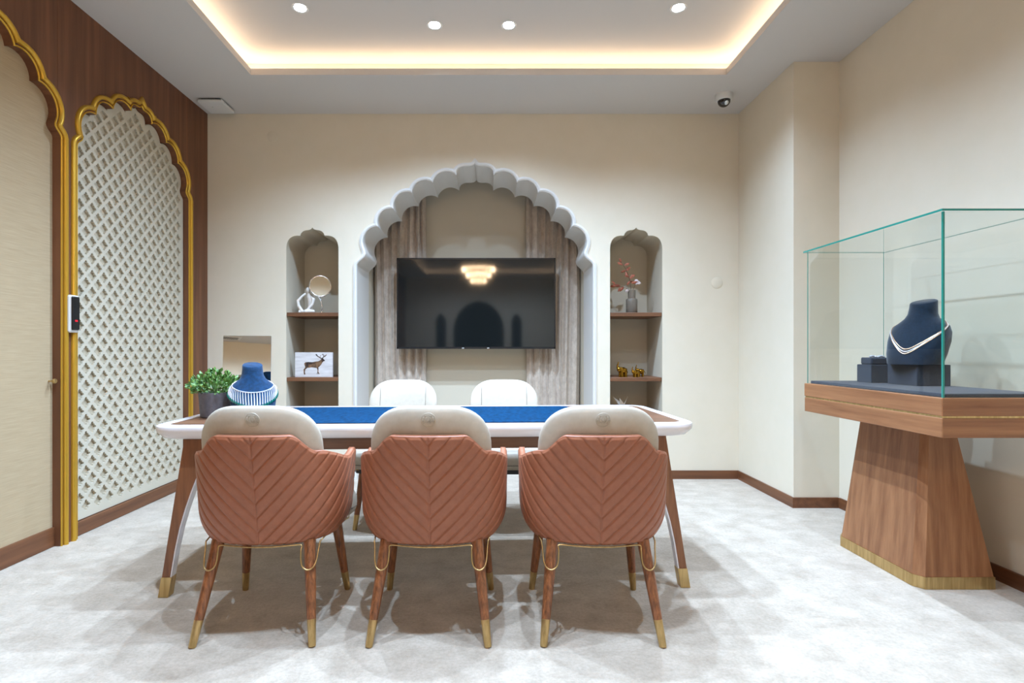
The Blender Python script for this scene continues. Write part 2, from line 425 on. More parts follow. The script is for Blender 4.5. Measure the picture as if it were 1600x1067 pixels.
# fabric panel (a door) inside the near arch
c = AC[0]
fd = G().flat([p for p in arches[0]], [], XL-.05, XL-.045, lambda u, v, t: (t, u, v)).build('door_1', M_fab)
struct(fd, 'beige woven fabric covered door in the near arch')
G().box(XL-.045, XL-.033, c-.565, c+.565, 0.002, .105).build('kick_plate', M_basey, fd)
kb = G().lathe([(.004, 0), (.004, .022), (.012, .026), (.014, .034), (.011, .040), (0.001, .042)], n=14).move(Matrix.Translation((XL-.045, 2.915, .905)) @ Matrix.Rotation(PI/2, 4, 'Y'))
kb.build('door_knob', M_brass, fd, 40)

# carved lattice screen inside the far arch
lat = thing('lattice_screen', 'white carved lattice screen filling the far gold arch', 'screen', (0, 0, 0))
c = AC[1]; A = arches[1]; ZL0 = .085
inner = offset_path(A, -.006)
ou = [Vector((p.x, max(p.y, ZL0))) for p in inner]
PH, PV = .0985, .1010
lim = offset_path(A, -.030); lim = [Vector((p.x, max(p.y, ZL0+.040))) for p in lim]
ln = len(lim)
def quatre(cx, cz):
    r = []
    hx, hz = PH*.5*.72, PV*.5*.72
    for k in range(4):                      # diamond with small nicks at the mid-sides
        a0 = k*PI/2; a1 = a0+PI/2
        p0 = Vector((math.cos(a0)*hx, math.sin(a0)*hz)); p1 = Vector((math.cos(a1)*hx, math.sin(a1)*hz)); m_ = (p0+p1)/2
        r += [p0*.98, p0.lerp(p1, .24)*1.04, p0.lerp(p1, .32)*.84, m_*1.06, p0.lerp(p1, .68)*.84, p0.lerp(p1, .76)*1.04]
    return [Vector((cx+p.x, cz+p.y)) for p in r]
hl = []
nr = int(2.8/PV*2)
for j in range(nr):
    for i in range(-7, 8):
        cx = c+(i+(.5 if j % 2 else 0))*PH; cz = ZL0+.02+j*PV/2
        q = quatre(cx, cz); ins = [inside(p, lim) for p in q]; k = sum(ins)
        if k == len(q): hl.append(q); continue
        if k >= 9:
            cen = Vector((0, 0))
            for p, s_ in zip(q, ins):
                if s_: cen += p
            cen /= k; r = []
            for p, s_ in zip(q, ins):
                if s_: r.append(p); continue
                lo, hi = 0.0, 1.0
                for _ in range(14):
                    t = (lo+hi)/2
                    if inside(cen.lerp(p, t), lim): lo = t
                    else: hi = t
                r.append(cen.lerp(p, lo*.97))
            if all((r[i2]-r[i2-1]).length > .0012 for i2 in range(len(r))) and inside(cen, lim): hl.append(r)
G().flat(ou, hl, XL-.054, XL-.040, lambda u, v, t: (t, u, v)).build('carved_panel', M_lat, lat)
G().flat([Vector((p.x, max(p.y, ZL0-.003))) for p in offset_path(A, -.002)], [], XL-.064, XL-.0545, lambda u, v, t: (t, u, v)).build('backing_panel', M_latback, lat)
G().bbox(XL-.070, XL-.022, c-.56, c+.56, 0.002, ZL0-.004, .003).build('base_rail', M_basey, lat)

# baseboards
BH = .07
struct(G().box(UC+.984+.04, XJ-.012, YB-.012, YB, 0, BH).build('baseboard_back', M_base), 'dark wood baseboard right of the arch')
struct(G().box(XL+.002, UC-1.024, YB-.012, YB, 0, BH).build('baseboard_back_left', M_base))
struct(G().box(XJ-.012, XJ, YJ-.012, YB-.001, 0, BH).box(XJ, XR-.012, YJ-.012, YJ, 0, BH).build('baseboard_return', M_basey))
struct(G().box(XR-.012, XR, YR, YJ-.012, 0, BH).build('baseboard_right', M_basey))
struct(G().box(XL, XL+.012, YR, 1.74, 0, BH).build('baseboard_left', M_basey))

# ceiling: dropped border with an opening, raised centre, hidden strip
OX0, OX1, OY0, OY1 = -1.707, 1.684, -4.3, 3.833
cl = G(); o_ = [Vector((XL-.16, YR-.3)), Vector((XR+.1, YR-.3)), Vector((XR+.1, YB)), Vector((XL-.16, YB))]
cl.flat(o_, [[Vector((OX0, OY0)), Vector((OX1, OY0)), Vector((OX1, OY1)), Vector((OX0, OY1))]], ZC, ZC+.046, lambda u, v, t: (u, v, t))
ce = struct(cl.build('ceiling', M_ceil), 'white dropped ceiling border with a lit rectangular recess')
DL = []
for y in (3.507, 2.50, 1.56): DL += [(-.363, y), (.121, y)]
for y in (3.328, 1.9): DL += [(-1.177, y), (1.165, y)]
DL += [(-1.3, -3.7), (-.45, -3.7), (.45, -3.7), (1.3, -3.7)]  # unseen rear row, added to brighten the rear wall for the table mirror
circ = [[Vector((x+.042*math.cos(k*PI/10), y+.042*math.sin(k*PI/10))) for k in range(20)] for x, y in DL]
G().flat([Vector((XL-.16, YR-.3)), Vector((XR+.1, YR-.3)), Vector((XR+.1, YB)), Vector((XL-.16, YB))], circ, ZU, ZU+.06, lambda u, v, t: (u, v, t)).build('raised_ceiling', M_ceil, ce)
cb = .15
g = G(); a0, a1, b0, b1 = OX0-cb, OX1+cb, OY0-cb, OY1+cb
g.box(a0-.02, a0, b0, b1, ZC+.046, ZU).box(a1, a1+.02, b0, b1, ZC+.046, ZU).box(a0, a1, b1, b1+.02, ZC+.046, ZU).box(a0, a1, b0-.02, b0, ZC+.046, ZU)
g.build('cove_back', M_ceil, ce)
g = G(); s0, s1, z0, z1 = .085, .103, ZC+.046, ZC+.058
g.box(OX0-s1, OX0-s0, OY0-s1, OY1+s1, z0, z1).box(OX1+s0, OX1+s1, OY0-s1, OY1+s1, z0, z1).box(OX0-s0, OX1+s0, OY1+s0, OY1+s1, z0, z1).box(OX0-s0, OX1+s0, OY0-s1, OY0-s0, z0, z1)
tag(g.build('led_strip', M_strip), 'warm glowing light strip hidden in the ceiling recess edge', 'light strip')
struct(G().box(XL-.2, XR+.2, YR-.4, YB+.8, ZU+.18, ZU+.2).build('ceiling_slab', M_ceil))

# downlights
labels = {2: 'downlight left of centre straight above the middle of the table', 3: 'downlight right of centre straight above the middle of the table',
          4: 'downlight left of centre above the front row of chairs', 5: 'downlight right of centre above the front row of chairs',
          8: 'downlight over the left table end, in front of the lattice screen', 9: 'downlight over the right side, in front of the glass case',
          10: 'leftmost of four added downlights near the rear wall', 11: 'second from left of four added downlights near the rear wall', 12: 'third from left of four added downlights near the rear wall', 13: 'rightmost of four added downlights near the rear wall', 0: 'round downlight left of the two central ceiling lights', 1: 'round downlight right of the two central ceiling lights',
          6: 'small round downlight in the left part of the raised ceiling', 7: 'small round downlight in the right part of the raised ceiling'}
ring = G().lathe([(.041, .03), (.041, .0), (.050, -.003), (.052, 0.0005)], n=28, cap0=False, cap1=False)
can = G().lathe([(.041, 0), (.036, .05), (.001, .0505)], n=24, cap0=False)
len_ = G().lathe([(.034, .022), (.028, .018), (.001, .017)], n=24, cap0=False)
proto = None
for i, (x, y) in enumerate(DL):
    lb = labels[i]
    if proto is None:
        d = thing('downlight', lb, 'ceiling light', (x, y, ZU), 0, 'ceiling downlights')
        ring.build('trim_ring', M_camw, d, 40); can.build('housing', M_chrome, d, 60); len_.build('lens', M_lens, d, 60)
        proto = d
    else:
        d = copy_tree(proto); d.location = (x, y, ZU); d['label'] = lb
    L = bpy.data.lights.new('downlight_lamp', 'SPOT'); L.energy = SPOT_W; L.color = (0.52, 0.72, 1.0); L.spot_size = math.radians(130 if y > 0 else 150); L.spot_blend = 1.0; L.shadow_soft_size = .022
    lo = bpy.data.objects.new('downlight_lamp', L); C.objects.link(lo); lo.location = (x, y, ZU+.004)

# ceiling sensor plate, security camera
p = thing('ceiling_sensor', 'flat white square sensor plate on the ceiling corner', 'sensor', (-2.18, 4.28, ZC))
G().box(-.075, .075, -.085, .085, -.014, 0).build('mount', M_black, p)
G().bbox(-.095, .095, -.105, .105, -.036, -.014, .004).build('cover', M_camw, p)
G().lathe([(.004, 0), (.004, .002)], (-.02, -.02, -.038), 10).build('indicator', M_chrome, p)
p = thing('security_camera', 'small white dome security camera with dark lens on the ceiling', 'camera', ((1131-HX)*4.13/F, 4.13, ZC))
dm = Matrix.Rotation(math.radians(-12), 4, 'X')
G().lathe([(.062, 0), (.062, -.035), (.056, -.048), (.05, -.05)], n=28).build('housing', M_camw, p, 40)
G().sphere((0, -.004, -.05), .047, 20, 12).build('dome', M_dome, p, 180)
G().lathe([(.016, 0), (.016, .01), (.001, .012)], n=14).move(Matrix.Translation((0, -.040, -.078)) @ Matrix.Rotation(math.radians(125), 4, 'X')).build('lens', M_chrome, p, 40)
# blank round cover plates on the back wall
for px, py, lb in ((1120, 442, 'round blank cover plate on the cream wall right of the niche'), (426, 213, 'round blank cover plate high on the cream wall left of the arch')):
    o = G().lathe([(.047, 0), (.047, .002), (.045, .003), (.001, .003)], n=28).move(Matrix.Rotation(PI/2, 4, 'X')).build('cover_plate', M_wall, None, 40)
    o.location = ((px-HX)*YB/F, YB, HC+(HY-py)*YB/F); tag(o, lb, 'wall plate', 'round wall plates')

# fingerprint reader between the arches
p = thing('access_reader', 'slim white and black fingerprint reader between the gold arches', 'access reader', (XL, 3.0, 1.275))
G().bbox(0.0, .032, -.034, .034, -.104, .104, .008).build('body', M_camw, p)
G().bbox(.032, .040, -.027, .027, -.090, .096, .006).build('front_glass', M_black, p)
G().bbox(.040, .042, -.010, .010, -.044, -.034, .001).build('sensor_window', M_red, p)

# ------------------------------------------------------------------ niche shelves and curtains
for cx, side, zs in ((NL, 'left', (1.383, .842)), (NR, 'right', (1.383, .842))):
    for k, z in enumerate(zs):
        o = G().bbox(cx-NHW+.003, cx+NHW-.003, YB+.006, YB+WT-.002, z-.032, z, .003).build('shelf', M_shelf)
        tag(o, '%s wooden shelf in the niche %s of the arch' % (('upper', 'lower')[k], side), 'shelf', 'niche shelves')
def curtain(x0, x1, seed, flip):
    rnd = random.Random(seed); n = 160; NF = 7; g = G()
    folds = [rnd.uniform(.7, 1.4) for _ in range(NF)]; tot = sum(folds)
    cum = [0]
    for f in folds: cum.append(cum[-1]+f/tot)
    amp = [rnd.uniform(.6, 1.2) for _ in range(NF)]
    rows = []
    for z in [0.015, .4, .8, 1.2, 1.6, 2.0, 2.4, 2.88]:
        r = []
        for i in range(n+1):
            t = i/n; k = max(j for j in range(NF) if cum[j] <= t+1e-9); f = (t-cum[k])/(cum[k+1]-cum[k])
            d = .060*amp[k]*(max(0, math.sin(f*PI))**.7)+.004*math.sin(f*4*PI+k)
            sway = .012*math.sin(z*1.7+k*.9)*(1 if 0 < t < 1 else .3)
            x = x0+(x1-x0)*t+sway+.010*math.sin(2*PI*f)*.8
            if flip: pass
            r.append((x, 5.115-d, z))
        rows.append(r)
    back = [[(p[0], 5.128, p[2]) for p in r] for r in rows]
    g.loft(rows, closed=False); g.loft(back, closed=False)
    return g
for x0, x1, sd, lb in ((-1.098, -.612, 3, 'taupe velvet curtain gathered left of the television'), (.342, .846, 8, 'taupe velvet curtain gathered right of the television')):
    tag(curtain(x0, x1, sd, 0).build('curtain', M_curt, None, 180), lb, 'curtain', 'alcove curtains')

# television
TY = 4.93; k = TY/F
p = thing('television', 'large black flat television mounted in the arched alcove', 'television', ((744-HX)*k, TY, HC+(HY-474)*k))
hw, hh = 124*k, 71*k
G().box(-hw*.4, hw*.4, .05, YA-TY, -.16, .16).build('wall_mount', M_black, p)
G().bbox(-hw, hw, .004, .05, -hh, hh, .004).build('body', M_black, p)
g = G()
for a in (G().box(-hw, hw, -.004, .004, hh-.012, hh), G().box(-hw, hw, -.004, .004, -hh, -hh+.018), G().box(-hw, -hw+.011, -.004, .004, -hh, hh), G().box(hw-.011, hw, -.004, .004, -hh, hh)): g.add(a.v, a.f)
g.build('bezel', M_black, p)
G().box(-hw+.011, hw-.011, 0, .004, -hh+.018, hh-.012).build('screen', M_tv, p)
for dx in (-.13, .1): G().box(dx, dx+.02, -.005, -.003, -hh+.004, -hh+.01).build('indicator', M_camw, p)

# ------------------------------------------------------------------ table
TZ = .75
tb = thing('meeting_table', 'long white rimmed meeting table with walnut inlay and blue leather top', 'table', (-.283, 2.73, 0), math.radians(2.4))
TW, TD = 1.195, .405
def rrect(w_, d_, r, n=8, z=0):
    P = []
    for cx, cy, a0 in ((w_-r, d_-r, 0), (-w_+r, d_-r, PI/2), (-w_+r, -d_+r, PI), (w_-r, -d_+r, 1.5*PI)):
        for i in range(n+1):
            a = a0+PI/2*i/n; P.append((cx+r*math.cos(a), cy+r*math.sin(a), z))
    return P
def rr(w_, d_, r, z): return rrect(w_, d_, r, 8, z)
rim = G(); RI = .052
rim.loft([rr(TW-RI, TD-RI, .06, TZ-.004), rr(TW-RI, TD-RI, .06, TZ), rr(TW-.010, TD-.010, .09, TZ), rr(TW-.003, TD-.003, .097, TZ-.004), rr(TW, TD, .10, TZ-.014), rr(TW-.004, TD-.004, .096, TZ-.030), rr(TW-.030, TD-.022, .08, TZ-.054), rr(TW-.060, TD-.040, .07, TZ-.060), rr(TW-.2, TD-.1, .05, TZ-.060)], False, True)
rim.build('rim', M_rim, tb, 35)
G().loft([rr(TW-RI+.001, TD-RI+.001, .06, TZ-.03), rr(TW-RI+.001, TD-RI+.001, .06, TZ-.001)], True, True).build('inlay', M_wt, tb)
bl = [(x-.035, y, z) for x, y, z in rr(.775, TD-RI-.022, .05, TZ-.002)]; bl2 = [(x, y, TZ+.0015) for x, y, z in bl]
G().loft([bl, bl2], True, True).build('leather_inset', M_blue, tb)
for s, y in ((-1, -TD+.085), (1, TD-.085)):
    G().box(-TW+.16, TW-.16, y-.012, y+.012, TZ-.115, TZ-.058).build('apron', M_wt, tb)
for s, x in ((-1, -TW+.17), (1, TW-.17)):
    G().box(x-.012, x+.012, -TD+.10, TD-.10, TZ-.115, TZ-.058).build('apron', M_wt, tb)
def table_leg(sx, sy):
    # boomerang plank: broad at the top, slim at the brass foot, splayed along x
    xo = lambda z: -1.060-.112*(1-z/.69)**1.0            # outer edge
    def xi(z):
        t = z/.69; return xo(z)+.040+.090*max(0, (t-.30)/.70)**1.7
    Zs = [.088, .2, .3, .38, .46, .54, .62, .69]
    yc = -TD+.075
    def sec(z, d0, d1, ya, yb):
        return [(xo(z)+d0, ya, z), (xi(z)+d1, ya, z), (xi(z)+d1, yb, z), (xo(z)+d0, yb, z)]
    fl = lambda g: [setattr(g, 'v', [Vector((p.x*-sx, p.y*-sy, p.z)) for p in g.v]), setattr(g, 'f', [tuple(reversed(q)) for q in g.f] if sx*sy < 0 else g.f)]
    tap = lambda z: .018+.006*z/.69
    g = G().loft([sec(z, 0, -.007, yc-tap(z), yc+tap(z)) for z in Zs], True, True); fl(g); L = g.build('leg', M_wtz, tb)
    g = G().loft([[(xi(z)-.0068, yc-tap(z)+.003, z), (xi(z), yc-tap(z), z), (xi(z), yc+tap(z), z), (xi(z)-.0068, yc+tap(z), z)] for z in Zs], True, True); fl(g); g.build('white_edge', M_rim, L)
    g = G().loft([sec(z, -.0015, .0015, yc-.022, yc+.022) for z in (0.002, .088)], True, True); fl(g); g.build('brass_foot', M_brass, L)
for sx in (-1, 1):
    for sy in (-1, 1): table_leg(-sx, -sy)

# ------------------------------------------------------------------ chairs
YC0 = .03
def a_of(z):
    t = min(1, max(0, (z-.345)/.15)); return .284-.052*(1-t)**3.2+.004*max(0, (z-.5)/.2)
def yb_of(z): return -.172-.080*((z-.345)/.42)-.0*z
NE = 2.5
tabl = []
def plan(phi, a, b):
    return a*max(0, math.sin(phi))**(2/NE), -b*max(0, math.cos(phi))**(2/NE)
acc = 0; prev = None
for i in range(401):
    ph = PI/2*i/400; q = plan(ph, .28, .24)
    if prev: acc += math.hypot(q[0]-prev[0], q[1]-prev[1])
    tabl.append(acc); prev = q
L1 = acc
import bisect
def phi_of(s):
    i = bisect.bisect_left(tabl, s)
    if i <= 0: return 0.0
    if i > 400: return PI/2
    t = (s-tabl[i-1])/max(1e-9, tabl[i]-tabl[i-1]); return PI/2*(i-1+t)/400
def shell_pt(s, z):
    sg = 1 if s >= 0 else -1; s = abs(s); a = a_of(z); b = YC0-yb_of(z)
    if s <= L1:
        x, y = plan(phi_of(s), a, b); return Vector((sg*x, YC0+y, z))
    return Vector((sg*(a-.06*(s-L1)**1.5*0), YC0+(s-L1), z))
def sm(x, a, b):
    t = max(0, min(1, (x-a)/(b-a))); return t*t*(3-2*t)
def top_h(u):
    s = abs(u)*(L1+.10)
    h = .765-.066*sm(s, .13, .225)-.052*sm(s, .22, .42)+.016*sm(s, .42, .52)
    e = (abs(u)-.955)/.045
    if e > 0: h -= .035*(1-math.sqrt(max(0, 1-e*e)))
    return h
def shell_mesh():
    NU, NV = 400, 176; ZB = .345; TAN, SP = 1.06, .056
    outer_, inner_ = [], []
    def base(u, v):
        send = L1+.015+.085*max(v, 0)**.6
        z = ZB+(top_h(u)-ZB)*v
        return u*send, z
    for j in range(NV+1):
        v = j/NV; ro, ri = [], []
        for i in range(NU+1):
            u = -1+2*i/NU; s, z = base(u, v); p = shell_pt(s, z)
            e = .004
            n = (shell_pt(s+e, z)-shell_pt(s-e, z)).cross(shell_pt(s, z+e)-shell_pt(s, z-e))
            if n.length < 1e-9: n = Vector((0, -1, 0))
            n.normalize()
            f = ((z-TAN*abs(s))/SP-.12) % 1.0
            d = .0055*(1-abs(2*f-1)**6)
            d *= 1-.75*math.exp(-(s/.0035)**2)
            ed = min(1, (top_h(u)-z)/.012); d = d*sm(ed, 0, 1)+.002
            d *= sm(1-abs(u), 0, .02)
            rnd_ = .010*(1-sm(v, 0, .035))           # roll under at the bottom edge
            ro.append(p+n*(d-rnd_)); ri.append(p-n*.020)
        outer_.append(ro); inner_.append(ri)
    g = G(); n = NU+1
    verts = [p for r in outer_ for p in r]; off = len(verts)
    st = 4
    V = [p for r in outer_ for p in r]+[p for r in inner_ for p in r]; Fs = []
    for j in range(NV):
        for i in range(NU):
            a, b, c_, d_ = j*n+i, j*n+i+1, (j+1)*n+i+1, (j+1)*n+i
            Fs.append((a, b, c_, d_)); Fs.append((a+off, d_+off, c_+off, b+off))
    for i in range(NU):
        t = NV*n+i; Fs.append((t, t+1, t+1+off, t+off)); Fs.append((i+1, i, i+off, i+1+off))
    for j in range(NV):
        a = j*n; Fs.append((a, a+n, a+n+off, a+off)); a = j*n+NU; Fs.append((a+n, a, a+off, a+n+off))
    g.v = V; g.f = Fs
    return g
def pillow(outline, Tf, Tb, fn, rings=(1, .985, .95, .88, .75, .55, .3), cen=(0, 0)):
    """closed cushion from a 2D outline: fn(u, v, t) -> xyz, t = signed thickness"""
    g = G(); n = len(outline); R = []
    seq = [(r, +1) for r in reversed(rings)]+[(r, -1) for r in rings[1:]]
    for r, sg in seq:
        th = (1-r**5)**.5
        R.append([fn(cen[0]+(p[0]-cen[0])*r, cen[1]+(p[1]-cen[1])*r, (Tf if sg > 0 else -Tb)*th) for p in outline])
    g.loft(R, True, True); return g
def back_surf(x, z, t):
    y = yb_of(z)+.062+.85*x*x
    return Vector((x, y+t, z))
def chair_proto():
    t = thing('armchair', 'x', 'chair')
    shell_mesh().build('quilted_shell', M_terra, t, 180)
    # backrest pad (inside the shell, standing proud above it)
    wv, zt, zb2 = .229, .872, .44
    pts = []
    def sq(cx, cz, rx, rz, a0, n_, e=2.4):
        return [(cx+rx*math.copysign(abs(math.cos(a))**(2/e), math.cos(a)), cz+rz*math.copysign(abs(math.sin(a))**(2/e), math.sin(a))) for a in [a0+PI/2*i/n_ for i in range(n_+1)]]
    pts = sq(.055, .70, wv-.055, zt-.70, 0, 12)+sq(-.055, .70, wv-.055, zt-.70, PI/2, 12)+[(-wv*.99, .62), (-wv*.96, .53)]+[(-wv*.9, zb2), (-.1, zb2), (.1, zb2), (wv*.9, zb2)]+[(wv*.96, .53), (wv*.99, .62)]
    g = pillow(pts, .038, .034, lambda u, v, th: back_surf(u*(.94+.06*min(1, (v-.44)/.2)), v, th), cen=(0, .66))
    g.build('backrest', M_cream, t, 180)
    bk = t.children[-1] if t.children else None
    bk = [o for o in t.children if o.name.startswith('backrest')][0]
    for sx in (-1, 1):
        G().tube([back_surf(sx*.150, z, .0375+(-.004 if z > .82 else 0)) for z in (.48, .56, .64, .72, .79, .835)], .0012, 5).build('seam', M_dark, bk)
    # embossed round emblem on the outside of the backrest
    em = G(); cz = .822
    def E(u, v, d=0): p_ = back_surf(u, cz+v, -.0299-d); return p_
    for r, w_ in ((.0255, .0014),):
        em.tube([E(r*math.cos(k*PI/18), r*math.sin(k*PI/18)) for k in range(36)], w_, 6, True)
    em.tube([E(.0135*math.cos(k*PI/12), .004+.0135*math.sin(k*PI/12)) for k in range(24)], .0012, 6, True)
    for sx in (-1, 1):
        em.tube([E(sx*.003, -.012), E(sx*.010, -.008), E(sx*.013, .002), E(sx*.009, .012)], [.0008, .0016, .0016, .0008], 6)
        em.tube([E(sx*.001, -.008), E(sx*.006, .0), E(sx*.004, .008), E(0, .013)], [.0008, .0016, .0014, .0006], 6)
        for a in (-40, -10, 20, 50):
            ar = math.radians(a); em.tube([E(sx*.018*math.cos(ar), .018*math.sin(ar)), E(sx*.022*math.cos(ar+.1), .022*math.sin(ar+.1))], [.0022, .0008], 6)
    em.build('emblem', M_cream, bk, 180)
    # seat cushion
    half = [(0, -.165), (.10, -.162), (.165, -.14), (.195, -.09), (.215, 0), (.236, .08), (.274, .14), (.282, .19), (.258, .245), (.18, .275), (.09, .282)]
    so = half+[(0, .285)]+[(-x, y) for x, y in reversed(half[1:])]
    rings = []
    for r, z in ((.90, .362), (.965, .366), (.985, .380), (1.0, .405), (.995, .435), (.96, .458), (.88, .470), (.6, .478), (.25, .480)):
        rings.append([(x*r, .05+(y-.05)*r, z) for x, y in so])
    G().loft(rings, True, True).build('seat', M_cream, t, 180)
    st = [o for o in t.children if o.name.startswith('seat')][0]
    G().tube([(x*.992, .05+(y-.05)*.992, .392) for x, y in so], .003, 6, True).build('piping', M_dark, st, 180)
    G().loft([[(x*.86, .05+(y-.05)*.86, z) for x, y in so] for z in (.335, .364)], True, True).build('seat_base', M_black, t)
    # legs
    for sx in (-1, 1):
        for fy, (x0, y0, x1, y1) in (('r', (.216, -.232, .172, -.122)), ('f', (.228, .238, .19, .175))):
            P0 = Vector((sx*x0, y0, 0)); P1 = Vector((sx*x1, y1, .355)); D = P1-P0  # axis, reaching up into the seat base
            zs = [.088, .13, .2, .27, .33, .352]; rad = lambda z: .0128+.0112*(z/.355)**.8
            L = G().tube([P0+D*(z/.355) for z in zs], [rad(z) for z in zs], 12).build('leg', M_chleg, t, 50)
            G().tube([P0+D*(z/.355) for z in (.001, .004, .084, .09)], [.0125, .0135, .0165, .0162], 12).build('brass_tip', M_brass, L, 50)
    # brass wire: along the shell bottom, dipping in a loop across each rear leg
    W = []
    def bot(s, dz=0, out=.004):
        p_ = shell_pt(s, .345); q = Vector((p_.x, p_.y-YC0, 0)); q.normalize(); return Vector((p_.x, p_.y, .345+dz))+q*out
    lx, ly = .182, -.148                      # rear leg axis at the height of the loop
    right = [bot(0, -.004), bot(.05, -.004), bot(.10, -.003), bot(.135, -.003), Vector((lx-.030, bot(.15).y, .342)), Vector((lx-.028, ly-.020, .325)), Vector((lx-.026, ly-.026, .290)), Vector((lx-.018, ly-.031, .268)), Vector((lx, ly-.034, .258)), Vector((lx+.018, ly-.026, .264)), Vector((lx+.027, ly-.012, .284)), Vector((lx+.031, ly+.006, .325)), Vector((lx+.034, ly+.016, .349))]
    left = [Vector((-p_.x, p_.y, p_.z)) for p_ in reversed(right[1:])]
    G().tube(crom(left+right), .0028, 8).build('brass_wire', M_brass, t, 180)
    for sx in (-1, 1):
        P = [Vector((.216, -.132, .349)), bot(L1*.8, .012), bot(L1, .012), (.262, .12, .358), (.246, .20, .36), (.20, .25, .36)]
        G().tube([Vector((sx*abs(Vector(p_).x), Vector(p_).y, Vector(p_).z)) for p_ in P], .0028, 8).build('brass_wire', M_brass, t, 180)
    return t
ch = chair_proto()
CH = [(-.866, 2.178, 1.0, 'terracotta quilted armchair on the left, its cream back before the necklace bust'),
      (-.224, 2.178, 0.0, 'terracotta quilted armchair in the middle of the front row'),
      (.412, 2.180, -.6, 'terracotta quilted armchair on the right of the front row, nearest the glass case'),
      (-.580, 3.44, 180, 'cream faced armchair behind the table before the left curtain'),
      (.092, 3.44, 180, 'cream faced armchair behind the table before the right curtain')]
for i, (x, y, a, lb) in enumerate(CH):
    o = ch if i == 0 else copy_tree(ch)
    o.location = (x, y, 0); o.rotation_euler = (0, 0, math.radians(a)); o['label'] = lb; o['group'] = 'armchairs round the table'

# ------------------------------------------------------------------ things on the table
p = thing('potted_plant', 'small bushy green plant in a grey pot on the table', 'potted plant', (-1.335, 2.62, TZ))
G().lathe([(.066, 0), (.070, .004), (.079, .116), (.079, .120), (.073, .120), (.071, .105), (.001, .105)], n=32).build('pot', M_pot, p, 35)
G().lathe([(.071, .1), (.04, .112), (.001, .115)], n=20).build('soil', M_soil, p, 60)
rnd = random.Random(5); g = G(); gs = G()
for i in range(430):
    a = rnd.uniform(0, 2*PI); el = math.asin(rnd.uniform(-.12, 1)); r = rnd.uniform(.55, 1.0)
    ce_ = Vector((math.cos(a)*math.cos(el)*.112*r*(1.12 if math.cos(a) < 0 else .92), math.sin(a)*math.cos(el)*.098*r, .128+math.sin(el)*.098*r))
    d = Vector((math.cos(a)*math.cos(el), math.sin(a)*math.cos(el), math.sin(el)+.3)).normalized()+Vector((rnd.uniform(-.7, .7), rnd.uniform(-.7, .7), rnd.uniform(-.5, .7)))
    d.normalize(); s_ = d.cross(Vector((rnd.uniform(-1, 1), rnd.uniform(-1, 1), rnd.uniform(-.3, 1)))).normalized(); nn = d.cross(s_)
    l = rnd.uniform(.016, .028); wd = l*.33
    pts = [ce_, ce_+d*l*.35+s_*wd+nn*.002, ce_+d*l*.75+s_*wd*.8+nn*.002, ce_+d*l, ce_+d*l*.75-s_*wd*.8+nn*.002, ce_+d*l*.35-s_*wd+nn*.002, ce_+d*l*.5-nn*.001]
    g.add(pts, [(0, 1, 6), (1, 2, 6), (2, 3, 6), (3, 4, 6), (4, 5, 6), (5, 0, 6)])
    if i % 6 == 0: gs.tube([(ce_.x*.25, ce_.y*.25, .1), (ce_.x*.6, ce_.y*.6, .1+(ce_.z-.1)*.7), tuple(ce_)], .0011, 4)
o = g.build('foliage', M_leaf, p); o['kind'] = 'stuff'
o = gs.build('stems', M_leaf, p); o['kind'] = 'stuff'

def ell(cx, cy, rx, ry, z, n=36, e=2.0, tilt=0.0):
    r = []
    for k in range(n):
        a = 2*PI*k/n; x = rx*math.copysign(abs(math.cos(a))**(2/e), math.cos(a)); y = ry*math.copysign(abs(math.sin(a))**(2/e), math.sin(a))
        r.append((cx+x, cy+y, z+tilt*y))
    return r
# bust: faces local -y
BP = [(0, .086, .074, 0, 2.5, -.030), (.04, .097, .074, 0, 2.4, -.020), (.09, .105, .066, 0, 2.3, -.004), (.125, .105, .056, 0, 2.2, .006), (.150, .096, .050, 0, 2.1, .014), (.168, .076, .046, 0, 2, .018), (.182, .059, .044, 0, 2, .020), (.200, .050, .042, 0, 2, .026), (.225, .047, .041, 0, 2, .030), (.248, .0455, .040, 0, 2, .033)]
def bust(parent, m, sc=1.0):
    R = []
    for q in BP:
        z = q[0]
        R.append(ell(0, q[5], q[1], q[2], z, 40, q[4], .30 if z > .24 else .15 if z > .22 else 0))
    last = BP[-1]
    R.append(ell(0, last[5], last[1]*.93, last[2]*.93, last[0]+.003, 40, 2, .30))
    g = G().loft(R, True, True); g.v = [v*sc for v in g.v]
    return g.build('body', m, parent, 50)
def bust_r(z, ang, lift=0.0):
    """point on the bust surface at height z and angle ang (0 = front, -y)"""
    for q0, q1 in zip(BP, BP[1:]):
        if q0[0] <= z <= q1[0]:
            t = (z-q0[0])/(q1[0]-q0[0]); rx = q0[1]+(q1[1]-q0[1])*t; ry = q0[2]+(q1[2]-q0[2])*t; cy = q0[5]+(q1[5]-q0[5])*t; break
    return Vector(((rx+lift)*math.sin(ang), cy-(ry+lift)*math.cos(ang), z))
bl_, br_ = (-1.147, 2.60, TZ+.002), math.radians(28)
p = thing('jewellery_bust', 'blue velvet necklace bust on the table beside the plant', 'bust', bl_, br_)
bust(p, M_navy)
p = thing('necklace', 'silver fringe necklace with green drops on the blue table bust', 'necklace', bl_, br_)
def neck_top(a): return .176-.038*math.cos(a/2)**6 if abs(a) < PI else .176
pts = []
for k in range(41):
    a = math.radians(-150+300*k/40); pts.append(bust_r(.178-.058*max(0, math.cos(a*.6))**2.2, a, .002))
G().tube(pts, .0032, 6).build('collar', M_diam, p, 60)
